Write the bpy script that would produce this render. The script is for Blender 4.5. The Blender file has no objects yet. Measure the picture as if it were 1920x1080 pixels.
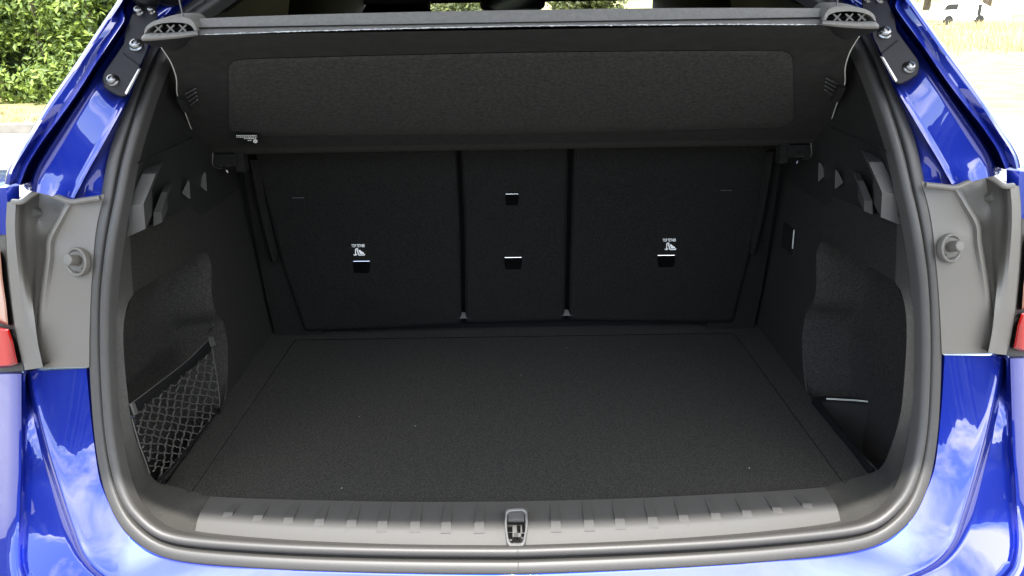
import bpy, bmesh, math, random
from mathutils import Vector, Matrix
from mathutils.geometry import tessellate_polygon

R = math.radians
scene = bpy.context.scene
col = scene.collection
SILL = 0.74                      # height of the loading sill above the road

# ------------------------------------------------------------------ camera
FOC = 1500.0                     # focal length in pixels of a 1920 px wide frame
CAM = Vector((0.0, -0.96, SILL + 0.72))
PITCH, ROLL, YAW = R(20.0), 0.0165, 0.0023
fwd = Vector((-math.sin(YAW), math.cos(PITCH), -math.sin(PITCH))).normalized()
r0 = Vector((math.cos(YAW), math.sin(YAW), 0))
r0 = (r0 - fwd * r0.dot(fwd)).normalized()
u0 = r0.cross(fwd).normalized()
rgt = r0 * math.cos(ROLL) - u0 * math.sin(ROLL)
upv = u0 * math.cos(ROLL) + r0 * math.sin(ROLL)
cd = bpy.data.cameras.new('camera')
cam = bpy.data.objects.new('camera', cd)
col.objects.link(cam)
cd.sensor_width = 36.0
cd.lens = 36.0 * FOC / 1920.0
cd.clip_start = 0.02
cd.clip_end = 2000
M = Matrix((rgt, upv, -fwd)).transposed().to_4x4()
M.translation = CAM
cam.matrix_world = M
scene.camera = cam

# ------------------------------------------------------------------ sky, sun, exposure
SUN_EL, SUN_AZ = R(65), R(180)   # azimuth from +Y towards +X
w = bpy.data.worlds.new('World')
scene.world = w
w.use_nodes = True
wn, wl = w.node_tree.nodes, w.node_tree.links
wn.clear()
wout = wn.new('ShaderNodeOutputWorld')
bg = wn.new('ShaderNodeBackground')
sky = wn.new('ShaderNodeTexSky')
sky.sky_type = 'NISHITA'
sky.sun_disc = False
sky.sun_elevation = SUN_EL
sky.sun_rotation = SUN_AZ
sky.air_density = 1.0
sky.dust_density = 1.5
bg.inputs['Strength'].default_value = 0.11
tc = wn.new('ShaderNodeTexCoord')
sep = wn.new('ShaderNodeSeparateXYZ')
wl.new(tc.outputs['Generated'], sep.inputs[0])
zc = wn.new('ShaderNodeMath'); zc.operation = 'MAXIMUM'; zc.inputs[1].default_value = 0.0
wl.new(sep.outputs['Z'], zc.inputs[0])
za = wn.new('ShaderNodeMath'); za.operation = 'ADD'; za.inputs[1].default_value = 0.22
wl.new(zc.outputs[0], za.inputs[0])
dx = wn.new('ShaderNodeMath'); dx.operation = 'DIVIDE'
dy = wn.new('ShaderNodeMath'); dy.operation = 'DIVIDE'
wl.new(sep.outputs['X'], dx.inputs[0]); wl.new(za.outputs[0], dx.inputs[1])
wl.new(sep.outputs['Y'], dy.inputs[0]); wl.new(za.outputs[0], dy.inputs[1])
cmb = wn.new('ShaderNodeCombineXYZ')
wl.new(dx.outputs[0], cmb.inputs[0]); wl.new(dy.outputs[0], cmb.inputs[1])
cmb.inputs[2].default_value = 0.0
nz = wn.new('ShaderNodeTexNoise')
nz.inputs['Scale'].default_value = 0.75
nz.inputs['Detail'].default_value = 9
nz.inputs['Roughness'].default_value = 0.58
wl.new(cmb.outputs[0], nz.inputs['Vector'])
cr = wn.new('ShaderNodeValToRGB')
cr.color_ramp.elements[0].position = 0.46
cr.color_ramp.elements[1].position = 0.61
wl.new(nz.outputs['Fac'], cr.inputs[0])
mx = wn.new('ShaderNodeMix'); mx.data_type = 'RGBA'
wl.new(cr.outputs['Color'], mx.inputs['Factor'])
wl.new(sky.outputs[0], mx.inputs['A'])
mx.inputs['B'].default_value = (12.5, 12.3, 11.8, 1)
wl.new(mx.outputs['Result'], bg.inputs['Color'])
wl.new(bg.outputs[0], wout.inputs[0])

sl = bpy.data.lights.new('sun', 'SUN')
sl.energy = 2.5
sl.angle = R(0.9)
sl.color = (1.0, 0.97, 0.93)
so = bpy.data.objects.new('sun', sl)
col.objects.link(so)
sdir = Vector((math.sin(SUN_AZ) * math.cos(SUN_EL), math.cos(SUN_AZ) * math.cos(SUN_EL), math.sin(SUN_EL)))
so.rotation_euler = sdir.to_track_quat('Z', 'Y').to_euler()

vs = scene.view_settings
vs.view_transform = 'Standard'
vs.look = 'None'
vs.gamma = 1
vs.use_curve_mapping = False
vs.exposure = 2.7
scene.cycles.max_bounces = 8
scene.cycles.use_denoising = True

# ------------------------------------------------------------------ helpers: rays to surfaces
def ray(px, py):
    return fwd + rgt * ((px - 960.0) / FOC) + upv * ((540.0 - py) / FOC)
def on_x(px, py, x):
    d = ray(px, py); return CAM + d * ((x - CAM.x) / d.x)
def on_y(px, py, y):
    d = ray(px, py); return CAM + d * ((y - CAM.y) / d.y)
def on_z(px, py, z):             # z above the sill
    d = ray(px, py); return CAM + d * ((z + SILL - CAM.z) / d.z)
def on_f(px, py, F, t0=0.5, t1=3.0):
    d = ray(px, py); a, b = t0, t1
    fa = F(CAM + d * a)
    n = 60; prev = a
    for i in range(1, n + 1):
        t = t0 + (t1 - t0) * i / n
        if (F(CAM + d * t) > 0) != (fa > 0):
            a, b = prev, t; break
        prev = t
    for _ in range(40):
        m = 0.5 * (a + b)
        if (F(CAM + d * m) > 0) == (fa > 0): a = m
        else: b = m
    return CAM + d * (0.5 * (a + b))

GT = [(-.40, -.17), (-.25, -.165), (-.15, -.145), (-.09, -.100), (-.03, -.05), (0, -.03), (.1, .01), (.2, .04), (.3, .065),
      (.4, .09), (.5, .135), (.6, .20), (.72, .31), (.85, .47), (1.0, .68), (1.4, 1.2)]
def g(z):
    if z <= GT[0][0]: return GT[0][1]
    for i in range(len(GT) - 1):
        (z0, y0), (z1, y1) = GT[i], GT[i + 1]
        if z <= z1:
            # cubic hermite with finite-difference slopes
            def sl_(k):
                if k <= 0 or k >= len(GT) - 1: return (y1 - y0) / (z1 - z0)
                return (GT[k + 1][1] - GT[k - 1][1]) / (GT[k + 1][0] - GT[k - 1][0])
            h = z1 - z0; t = (z - z0) / h
            m0, m1 = sl_(i) * h, sl_(i + 1) * h
            return ((2*t**3 - 3*t**2 + 1) * y0 + (t**3 - 2*t**2 + t) * m0 + (-2*t**3 + 3*t**2) * y1 + (t**3 - t**2) * m1)
    return GT[-1][1]
def G(p):                        # rear face of the car: distance behind / in front of it
    ax = abs(p.x)
    return g(p.z - SILL) + 0.08 * p.x * p.x + 0.9 * max(0.0, ax - .55) ** 1.5
def on_o(px, py, off=0.0):
    return on_f(px, py, lambda p: p.y - G(p) - off)
def norm_o(p):
    e = 1e-3
    n = Vector((-(G(p + Vector((e, 0, 0))) - G(p - Vector((e, 0, 0)))) / (2*e), 1.0, -(G(p + Vector((0, 0, e))) - G(p - Vector((0, 0, e)))) / (2*e)))
    return -n.normalized()
SEAT0, SEATK = 0.72, 0.249
def on_seat(px, py, off=0.0):
    return on_f(px, py, lambda p: p.y - (SEAT0 + off - SEATK * (p.z - SILL)))

def resample(pts, n, smooth=True):
    P = [Vector(p) for p in pts]
    if smooth and len(P) > 2:
        Q = []
        for i in range(len(P) - 1):
            p0 = P[i - 1] if i > 0 else P[i] * 2 - P[i + 1]
            p1, p2 = P[i], P[i + 1]
            p3 = P[i + 2] if i + 2 < len(P) else P[i + 1] * 2 - P[i]
            a, b, c_ = (p1 - p0).length ** .5 + 1e-6, (p2 - p1).length ** .5 + 1e-6, (p3 - p2).length ** .5 + 1e-6
            m1 = ((p1 - p0) / a - (p2 - p0) / (a + b) + (p2 - p1) / b) * b
            m2 = ((p2 - p1) / b - (p3 - p1) / (b + c_) + (p3 - p2) / c_) * b
            for k in range(10):
                t = k / 10
                Q.append((2*t**3 - 3*t**2 + 1) * p1 + (t**3 - 2*t**2 + t) * m1 + (-2*t**3 + 3*t**2) * p2 + (t**3 - t**2) * m2)
        Q.append(P[-1]); P = Q
    L = [0]
    for i in range(1, len(P)): L.append(L[-1] + (P[i] - P[i - 1]).length)
    out = []; j = 0
    for k in range(n):
        s = L[-1] * k / (n - 1)
        while j < len(P) - 2 and L[j + 1] < s: j += 1
        seg = max(L[j + 1] - L[j], 1e-9)
        out.append(P[j].lerp(P[j + 1], min(1, max(0, (s - L[j]) / seg))))
    return out
def mir(p): return Vector((-p.x, p.y, p.z))

# ------------------------------------------------------------------ helpers: materials
def mat(name, color, rough=0.5, metal=0.0, coat=0.0, coat_rough=0.03, coat_ior=1.5, bump=0.0, bscale=400.0, var=0.0, vscale=60.0, spec=0.5, speck=None, trans=0.0, sheen=0.0, ior=1.5, detail=3.0):
    m = bpy.data.materials.new(name); m.use_nodes = True
    nt = m.node_tree; n, l = nt.nodes, nt.links
    b = n['Principled BSDF']
    b.inputs['Base Color'].default_value = (*color, 1)
    b.inputs['Roughness'].default_value = rough
    b.inputs['Metallic'].default_value = metal
    b.inputs['Coat Weight'].default_value = coat
    b.inputs['Coat Roughness'].default_value = coat_rough
    b.inputs['Coat IOR'].default_value = coat_ior
    b.inputs['Specular IOR Level'].default_value = spec
    b.inputs['Transmission Weight'].default_value = trans
    b.inputs['IOR'].default_value = ior
    b.inputs['Sheen Weight'].default_value = sheen
    t = n.new('ShaderNodeTexCoord')
    if var > 0:
        z = n.new('ShaderNodeTexNoise'); z.inputs['Scale'].default_value = vscale; z.inputs['Detail'].default_value = detail
        l.new(t.outputs['Object'], z.inputs['Vector'])
        r = n.new('ShaderNodeValToRGB')
        c0 = [max(0, c * (1 - var)) for c in color]; c1 = [c * (1 + var) for c in color]
        r.color_ramp.elements[0].color = (*c0, 1); r.color_ramp.elements[0].position = .3
        r.color_ramp.elements[1].color = (*c1, 1); r.color_ramp.elements[1].position = .7
        l.new(z.outputs['Fac'], r.inputs[0])
        last = r.outputs['Color']
        if speck:
            z2 = n.new('ShaderNodeTexNoise'); z2.inputs['Scale'].default_value = speck[0]; z2.inputs['Detail'].default_value = 1
            l.new(t.outputs['Object'], z2.inputs['Vector'])
            r2 = n.new('ShaderNodeValToRGB'); r2.color_ramp.elements[0].position = .45; r2.color_ramp.elements[1].position = .75
            l.new(z2.outputs['Fac'], r2.inputs[0])
            mm = n.new('ShaderNodeMix'); mm.data_type = 'RGBA'
            l.new(r2.outputs['Color'], mm.inputs['Factor']); l.new(last, mm.inputs['A'])
            mm.inputs['B'].default_value = (*speck[1], 1)
            last = mm.outputs['Result']
        l.new(last, b.inputs['Base Color'])
    if bump > 0:
        z = n.new('ShaderNodeTexNoise'); z.inputs['Scale'].default_value = bscale; z.inputs['Detail'].default_value = 2
        l.new(t.outputs['Object'], z.inputs['Vector'])
        bp = n.new('ShaderNodeBump'); bp.inputs['Strength'].default_value = bump; bp.inputs['Distance'].default_value = 0.002
        l.new(z.outputs['Fac'], bp.inputs['Height']); l.new(bp.outputs[0], b.inputs['Normal'])
    return m

PAINT = mat('blue_paint', (.007, .018, .215), rough=.45, metal=.85, spec=0.0, coat=1.0, coat_rough=.02, coat_ior=1.75)
CARPET = mat('black_carpet', (.0165, .0160, .0143), rough=1.0, bump=.6, bscale=700, var=.5, vscale=330, spec=.15, speck=(640, (.045, .0437, .0395)))
CARPET_SEAT = mat('black_seat_cloth', (.0112, .0108, .0098), rough=1.0, bump=.8, bscale=600, var=.45, vscale=300, spec=.1)
WALLC = mat('wall_carpet', (.0185, .0178, .0158), rough=1.0, bump=.6, bscale=700, var=.4, vscale=330, spec=.12)
POCKETC = mat('pocket_carpet', (.027, .0262, .0236), rough=1.0, bump=.6, bscale=700, var=.4, vscale=330, spec=.12)
LINING = mat('lining_fleece', (.036, .035, .031), rough=1.0, bump=.4, bscale=900, var=.15, vscale=300, spec=.2)
FELT_LIT = mat('felt_lit_tone', (.0265, .0260, .0238), rough=1.0, bump=.45, bscale=420, var=.30, vscale=190, spec=.1, detail=6)  # one shelf felt in three tones, its light and shade put into the colour
FELT_SHADE = mat('felt_shade_tone', (.0175, .0172, .0158), rough=1.0, bump=.3, bscale=600, var=.15, vscale=60, spec=.1)
FELT_ROLL = mat('felt_roll_tone', (.024, .0235, .021), rough=1.0, bump=.3, bscale=600, var=.2, vscale=90, spec=.1)
PLASTIC = mat('black_plastic', (.014, .014, .013), rough=.52, spec=.35, bump=.12, bscale=1400)
SILLP = mat('sill_plastic', (.0475, .046, .0425), rough=.62, spec=.3, bump=.10, bscale=1600)
GREYP = mat('grey_plastic', (.086, .0805, .0700), rough=.46, bump=.06, bscale=1500)
RUBBER = mat('seal_rubber', (.0320, .0305, .0280), rough=.50, bump=.10, bscale=1200)
DARK = mat('dark_void', (.009, .009, .009), rough=.9, spec=.1)
RECESS = mat('recess_black', (.003, .003, .003), rough=1.0, spec=.0)
GLOSSB = mat('gloss_black_metal', (.010, .010, .011), rough=.32, spec=.12)
STEEL = mat('steel', (.62, .62, .60), rough=.22, metal=1.0)
BOLT = mat('dark_bolt', (.20, .20, .20), rough=.28, metal=1.0)
SILVER = mat('silver_edge', (.70, .70, .68), rough=.5, metal=.4)
WHITE = mat('white_print', (.85, .85, .82), rough=.7)
RED = mat('red_lens', (.15, .003, .002), rough=.2, spec=.05, coat=.08)
CLEARL = mat('amber_lens', (.13, .07, .05), rough=.14, spec=.3)
LIGHTG = mat('light_grey', (.42, .43, .38), rough=.7)
NETM = mat('net_cord', (.060, .059, .055), rough=1.0, spec=.2)
HEM = mat('net_hem', (.007, .007, .007), rough=1.0, spec=.1, bump=.3, bscale=900)

# ------------------------------------------------------------------ helpers: meshes
def obj(name, verts, faces, m, parent=None, smooth=True, auto=None):
    me = bpy.data.meshes.new(name)
    me.from_pydata([tuple(v) for v in verts], [], faces)
    me.update()
    bm = bmesh.new(); bm.from_mesh(me)
    bmesh.ops.recalc_face_normals(bm, faces=bm.faces)
    if auto is not None:
        for e in bm.edges:
            if len(e.link_faces) == 2 and e.calc_face_angle(0) > R(auto): e.smooth = False
    for f in bm.faces: f.smooth = smooth
    bm.to_mesh(me); bm.free()
    me.materials.append(m)
    o = bpy.data.objects.new(name, me)
    col.objects.link(o)
    if parent is not None: o.parent = parent
    return o
def tag(o, label=None, cat=None, group=None, kind=None):
    if label: o['label'] = label
    if cat: o['category'] = cat
    if group: o['group'] = group
    if kind: o['kind'] = kind
    return o
def empty(name, label, cat, group=None):
    o = bpy.data.objects.new(name, None); col.objects.link(o)
    return tag(o, label, cat, group)
class MB:
    def __init__(s): s.v, s.f = [], []
    def add(s, verts, faces):
        b = len(s.v); s.v += [Vector(v) for v in verts]; s.f += [tuple(i + b for i in f) for f in faces]; return s
    def grid(s, rows, close=False):
        n = len(rows[0]); F = []
        for i in range(len(rows) - 1):
            for j in range(n if close else n - 1):
                F.append((i*n + j, i*n + (j+1) % n, (i+1)*n + (j+1) % n, (i+1)*n + j))
        return s.add([p for r_ in rows for p in r_], F)
    def box(s, c, sz, rot=None):
        c = Vector(c); h = Vector(sz) / 2
        vs_ = [Vector((x*h.x, y*h.y, z*h.z)) for x in (-1, 1) for y in (-1, 1) for z in (-1, 1)]
        if rot is not None: vs_ = [rot @ v for v in vs_]
        return s.add([c + v for v in vs_], [(0,1,3,2),(4,6,7,5),(0,4,5,1),(2,3,7,6),(0,2,6,4),(1,5,7,3)])
    def tube(s, pts, r, n=8, cap=True):
        pts = [Vector(p) for p in pts]; rows = []
        rr = r if isinstance(r, (list, tuple)) else [r] * len(pts)
        ref = None
        for i, p in enumerate(pts):
            t = (pts[min(i+1, len(pts)-1)] - pts[max(i-1, 0)]).normalized()
            if ref is None:
                ref = t.orthogonal().normalized()
            ref = (ref - t * ref.dot(t)).normalized(); b = t.cross(ref)
            rows.append([p + (ref * math.cos(2*math.pi*k/n) + b * math.sin(2*math.pi*k/n)) * rr[i] for k in range(n)])
        b0 = len(s.v); s.grid(rows, close=True)
        if cap: s.f += [tuple(b0 + k for k in range(n))[::-1], tuple(b0 + (len(pts)-1)*n + k for k in range(n))]
        return s
    def lathe(s, c, axis, prof, n=28):   # prof: (radius, height along axis)
        c = Vector(c); a = Vector(axis).normalized(); x = a.orthogonal().normalized(); y = a.cross(x)
        rows = [[c + a*h + (x*math.cos(2*math.pi*k/n) + y*math.sin(2*math.pi*k/n)) * max(r_, 1e-5) for k in range(n)] for r_, h in prof]
        return s.grid(rows, close=True)
    def prism(s, poly, vec):              # poly: 3D outline, extruded by vec
        poly = [Vector(p) for p in poly]; n = len(poly); v = Vector(vec)
        tri = tessellate_polygon([poly])
        F = [tuple(t) for t in tri] + [tuple(i + n for i in t)[::-1] for t in tri]
        F += [(i, (i+1) % n, (i+1) % n + n, i + n) for i in range(n)]
        return s.add(poly + [p + v for p in poly], F)
    def mirrored(s):
        m = MB(); m.v = [mir(v) for v in s.v]; m.f = [tuple(reversed(f)) for f in s.f]; return m
    def build(s, name, m, parent=None, smooth=True, auto=35):
        return obj(name, s.v, s.f, m, parent, smooth, auto)
def both(mb, name, m, parent=None, smooth=True, auto=35):
    ps = parent if isinstance(parent, (tuple, list)) else (parent, parent)
    return mb.build(name, m, ps[0], smooth, auto), mb.mirrored().build(name, m, ps[1], smooth, auto)

def px_rows(lines, n, spans, proj):
    """lines: [(pixel polyline, offset)], spans: blends between neighbours -> 3D rows"""
    L = [(resample([(x, y, 0) for x, y in pl], n), off) for pl, off in lines]
    rows = []
    ev = lambda o, j: o(j / (n - 1)) if callable(o) else o
    for i in range(len(L) - 1):
        (A, oa), (B, ob) = L[i], L[i+1]
        k = spans[i]
        for q in range(k):
            t = q / k
            rows.append([proj(a.lerp(b, t), ev(oa, j) + (ev(ob, j) - ev(oa, j)) * t) for j, (a, b) in enumerate(zip(A, B))])
    A, oa = L[-1]
    rows.append([proj(a, ev(oa, j)) for j, a in enumerate(A)])
    return rows
PO = lambda p, off: on_o(p.x, p.y, off)

# ================================================================== THE SETTING
def plane(name, x0, x1, y0, y1, z, m, nx=1, ny=1, f=None):
    rows = []
    for j in range(ny + 1):
        rows.append([Vector((x0 + (x1-x0)*i/nx, y0 + (y1-y0)*j/ny, z)) for i in range(nx + 1)])
    if f:
        for r_ in rows:
            for p in r_: p.z += f(p)
    return MB().grid(rows).build(name, m, None)
ASPH = mat('pale_asphalt', (.20, .195, .185), rough=.9, bump=.4, bscale=90, var=.12, vscale=3, detail=8)
GRASSG = mat('dry_grass_ground', (.20, .19, .07), rough=1.0, var=.35, vscale=2.5, detail=8)
KERB = mat('kerb_stone', (.16, .15, .13), rough=.9, var=.2, vscale=6)
gy = [-600, -50, 0, 10, 24, 26, 28, 31, 40, 100, 700]
gz = [0, 0, 0, 0, 0, -.12, -.42, -.90, -.95, -.95, -.95]
tag(MB().grid([[Vector((x, y, z - .004)) for x in (-600, -100, -20, 0, 20, 100, 600)] for y, z in zip(gy, gz)]).build('ground', GRASSG, None), kind='structure')
tag(plane('road', -60, 60, -40, 8.8, 0.0, ASPH), kind='structure')

# ================================================================== THE BLUE CAR
car = empty('blue_car', 'blue car seen from behind with its boot wide open', 'car')

# ---- lines traced along the rear of the car (left half; the right half is its mirror image)
SEAL_G = [(960, -128), (700, -112), (540, -76), (450, -36), (399, 0), (375, 15), (355, 30), (330, 53), (309, 84), (288, 125), (264, 190), (242, 260), (229, 310), (220, 360),
          (205, 440), (195, 520), (192, 580), (192, 660), (197, 760), (205, 840), (217, 900), (227, 930), (243, 962), (267, 988), (293, 1008),
          (327, 1020), (360, 1025), (400, 1029), (520, 1037), (650, 1042), (800, 1045), (966, 1046)]
seal_half = [on_o(p.x, p.y) for p in resample([(x, y, 0) for x, y in SEAL_G], 150)]
seal_half[0].x = 0.0; seal_half[-1].x = 0.0
loop = seal_half + [mir(p) for p in reversed(seal_half[1:-1])]
NL = len(loop)
for _ in range(2):
    loop = [(loop[i-1] + loop[i] * 2 + loop[(i+1) % NL]) / 4 for i in range(NL)]
def frame(i):
    T = (loop[(i+1) % NL] - loop[i-1]).normalized()
    N = norm_o(loop[i])
    B = T.cross(N).normalized()
    c = Vector((0, G(Vector((0, 0, SILL + .35))), SILL + .35))
    if B.dot(loop[i] - c) < 0: B = -B
    N = (N - T * N.dot(T)).normalized()
    return T, N, B
FR = [frame(i) for i in range(NL)]
prof = [(.0225, -.012), (.0225, .000), (.0215, .0035), (.0185, .0055), (.0125, .0062), (.0072, .0058), (.0048, .0042), (.0036, .0008), (.0026, -.0045), (.0004, -.0060), (-.0010, -.0030)]
for k in range(13):
    a = R(15 + 165 * k / 12)
    prof.append((-.0080 + .0074 * math.cos(a), .0010 + .0085 * math.sin(a)))
prof += [(-.0158, -.004), (-.0162, -.012)]
rows = [[loop[i] + FR[i][2] * b + FR[i][1] * n_ for b, n_ in prof] for i in range(NL)]
mb = MB(); mb.grid(rows + [rows[0]])
seal = mb.build('rubber_seal', RUBBER, car, auto=60)
# joint where the two ends of the seal meet
i0 = 149
mb = MB(); mb.tube([loop[i0] + FR[i0][2]*b + FR[i0][1]*(n_ + .0002) for b, n_ in prof[1:-1]], .0006, 6)
mb.build('seal_joint', RUBBER, seal)

# ---- blue pillars either side of the opening
L0 = [(420, -60), (370, -2), (345, 16), (322, 36), (300, 58), (282, 86), (262, 125), (238, 200), (222, 260), (212, 300), (203, 325), (198, 345), (193, 362), (190, 373)]
L1 = [(400, -60), (350, 0), (325, 22), (300, 48), (284, 72), (272, 95), (258, 130), (236, 190), (212, 236), (190, 276), (160, 330), (150, 350), (140, 369), (136, 378)]
L2 = [(275, -60), (247, 0), (238, 14), (241, 32), (237, 54), (209, 100), (194, 121), (165, 165), (135, 211), (107, 254), (79, 298), (70, 314), (62, 334), (57, 358)]
L3 = [(258, -60), (231, 0), (229, 16), (234, 36), (227, 50), (202, 87), (180, 120), (158, 155), (135, 190), (107, 229), (79, 267), (52, 311), (45, 328), (38, 347)]
L4 = [(252, -60), (220, 0), (200, 30), (180, 60), (160, 90), (140, 120), (122, 146), (103, 173), (82, 204), (60, 240), (40, 274), (21, 305), (12, 325), (8, 345)]
def off_line(pl, d):               # parallel pixel line, d > 0 moves it outwards (left)
    out = []
    for i, p in enumerate(pl):
        a, b = pl[max(i-1, 0)], pl[min(i+1, len(pl)-1)]
        tx, ty = b[0]-a[0], b[1]-a[1]; L = math.hypot(tx, ty)
        out.append((p[0] - ty / L * d * 1.0, p[1] + tx / L * d * 1.0))
    return out
pil = px_rows([(L0, .004), (off_line(L1, -5), -.020), (L1, -.027), (off_line(L1, 6), -.028), (off_line(L2, -12), -.064), (off_line(L2, -7), -.0690), (off_line(L2, -2), -.0765), (off_line(L2, 2), -.0720), (off_line(L2, 6), -.050),
               (off_line(L3, -6), -.050), (off_line(L3, -3), -.078), (off_line(L3, 1), -.0915), (off_line(L3, 6), -.0890), (off_line(L3, 11), -.0855), (off_line(L4, -9), -.097), (off_line(L4, -2), -.096), (L4, -.085)],
              70, [3, 2, 2, 10, 2, 3, 3, 2, 2, 2, 3, 3, 3, 6, 2, 2], PO)
e = pil[-1]
pil += [[p + Vector((-.004, .012, 0)) for p in e], [p + Vector((-.010, .05, 0)) for p in e], [p + Vector((-.02, .6, .0)) for p in e], [p + Vector((-.02, 2.3, .0)) for p in e]]
pil = [r_ + [r_[-1] + Vector((0, .004, -.001)), r_[-1] + Vector((0, .05, -.002))] for r_ in pil]
both(MB().grid(pil), 'pillar_panel', PAINT, car, auto=75)

# ---- lower lip, crease and bumper corner
B0 = [(165, 691), (165, 697), (166, 705), (171, 760), (179, 830), (190, 900), (202, 933), (217, 963), (238, 993), (267, 1017), (298, 1036), (333, 1047), (400, 1056), (520, 1062), (650, 1066), (800, 1069), (966, 1071)]
C1 = [(49, 698), (50, 703), (53, 712), (66, 770), (88, 850), (108, 912), (124, 960), (140, 1005), (150, 1032), (166, 1056), (188, 1077), (222, 1096), (290, 1118), (420, 1142), (600, 1162), (800, 1175), (966, 1180)]
D1 = [(41, 701), (41, 706), (41, 715), (41, 790), (41, 874), (39, 920), (38, 960), (36, 1005), (35, 1040), (38, 1066), (50, 1095), (90, 1130), (170, 1175), (320, 1215), (560, 1250), (800, 1265), (966, 1270)]
D2 = [(-150, 706), (-150, 711), (-150, 730), (-150, 800), (-150, 880), (-150, 930), (-150, 980), (-145, 1030), (-140, 1080), (-130, 1130), (-110, 1180), (-40, 1240), (90, 1300), (280, 1340), (540, 1380), (800, 1400), (966, 1410)]
def lipoff(v):
    def f(t):
        q = min(1, max(0, (t - .38) / .25)); return v + (-.006 - v) * q*q*(3 - 2*q)
    return f
low = px_rows([(off_line(B0, -12), .004), (B0, .004), (off_line(B0, 3), -.002), (off_line(C1, -14), lipoff(-.026)), (off_line(C1, -4), lipoff(-.030)), (off_line(C1, 1), lipoff(-.029)), (off_line(C1, 6), lipoff(-.024)), (off_line(D1, -7), -.038), (off_line(D1, -2), -.044), (off_line(D1, 1), -.049), (off_line(D1, 8), -.052), (D2, -.05)],
              90, [2, 2, 10, 3, 3, 3, 8, 3, 3, 2, 10], PO)
# top edge rolls over behind the pillar trim
half = [[r_[0] + Vector((0, .05, .0)), r_[0] + Vector((0, .010, .0)), r_[0] + Vector((0, .002, -.0006))] + r_[0:] for r_ in low]
full = [r_ + [mir(p) for p in reversed(r_)][1:] for r_ in half]
for r_ in full:
    m_ = len(r_) // 2
    r_[m_ - 0].x = 0
MB().grid(full).build('bumper_lip', PAINT, car, auto=75)

# ---- grey trim between seal and tail light
Rr = [(196, 364), (186, 400), (180, 432), (176, 466), (173, 511), (170, 560), (168, 620), (167, 689)]
K = [(134, 375), (113, 412), (94, 450), (92, 482), (87, 520), (82, 560), (76, 620), (74, 690)]
Mm = [(74, 355), (72, 400), (70, 451), (68, 500), (66, 540), (64, 580), (64, 630), (69, 691)]
J = [(30, 376), (28, 420), (30, 463), (35, 510), (41, 555), (47, 600), (53, 645), (63, 692)]
E = [(13, 380), (11, 420), (13, 465), (17, 515), (22, 560), (28, 610), (36, 650), (47, 694)]
def fade(base, d):
    def f(t):
        q = min(1, max(0, (t - .25) / .6)); return base + d * (1 - q*q*(3 - 2*q))
    return f
gp = px_rows([(Rr, -.008), (off_line(K, -9), fade(-.027, -.002)), (off_line(K, -2), fade(-.030, -.006)), (off_line(K, 2), fade(-.031, -.002)), (off_line(K, 8), fade(-.034, .046)), (Mm, fade(-.039, .036)), (off_line(J, -18), fade(-.043, .016)), (off_line(J, -7), fade(-.047, .003)), (J, fade(-.049, -.002)), (E, -.053)],
             60, [6, 3, 2, 3, 3, 5, 3, 3, 4], PO)
def taper(rows_, fr=.28, d=.014):
    """fade the hollow out towards the bottom"""
    return rows_
e0 = gp[0]; e1 = gp[-1]
gp = [[p + Vector((.004, .02, 0)) for p in e0]] + gp + [[p + Vector((-.002, .004, 0)) for p in e1], [p + Vector((-.002, .03, 0)) for p in e1]]
gp = [[r_[0] + Vector((0, .02, -.002))] + r_ + [r_[-1] + Vector((0, .02, -.001))] for r_ in gp]
trimL, trimR = both(MB().grid(gp), 'pillar_trim', GREYP, car, auto=55)
# rim bead along the top of the trim
bead = [(188, 371), (160, 375), (134, 378), (110, 370), (90, 363), (75, 358), (60, 365), (42, 378), (25, 378)]
mb = MB(); mb.tube([on_o(p.x, p.y, -.022 - .034 * min(1, max(0, (188 - p.x) / 150))) for p in resample([(x, y, 0) for x, y in bead], 40)], .0040, 8)
both(mb, 'trim_rim', GREYP, (trimL, trimR))
# bump stop with its ring
pc = on_o(143, 491, -.020); nn = norm_o(pc)
mb = MB(); mb.lathe(pc, nn, [(.0205, -.006), (.0205, .0005), (.0195, .0018), (.0180, .0020), (.0172, .0012), (.0168, .0010), (.0160, -.001), (.0155, -.004), (.0150, -.013), (.0, -.013)])
both(mb, 'stop_ring', GREYP, (trimL, trimR))
ax = (nn + Vector((-.0, -.25, .15))).normalized()
mb = MB(); mb.lathe(pc - nn * .004 + Vector((-.0035, -.002, .003)), ax, [(.0078, -.008), (.0078, .010), (.0075, .0125), (.0064, .0135), (.0, .0136)])
both(mb, 'bump_stop', GREYP, (trimL, trimR))
mb = MB(); mb.lathe(pc - nn * .004, nn, [(.0153, .001), (.0148, -.006), (.0, -.006)])
both(mb, 'stop_socket', DARK, (trimL, trimR))
mb = MB(); mb.lathe(pc - nn * .0105, nn, [(.0118, 0), (.0118, .004), (.0105, .005), (.0095, .004), (.009, 0)], 12)
both(mb, 'stop_thread', PLASTIC, (trimL, trimR), auto=20)
pc2 = on_o(70, 399, -.004)
mb = MB(); mb.lathe(pc2, norm_o(pc2), [(.0075, -.012), (.0075, .003), (.0068, .006), (.004, .0078), (.0, .0084)], 20)
both(mb, 'push_plug', GREYP, (trimL, trimR))

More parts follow.
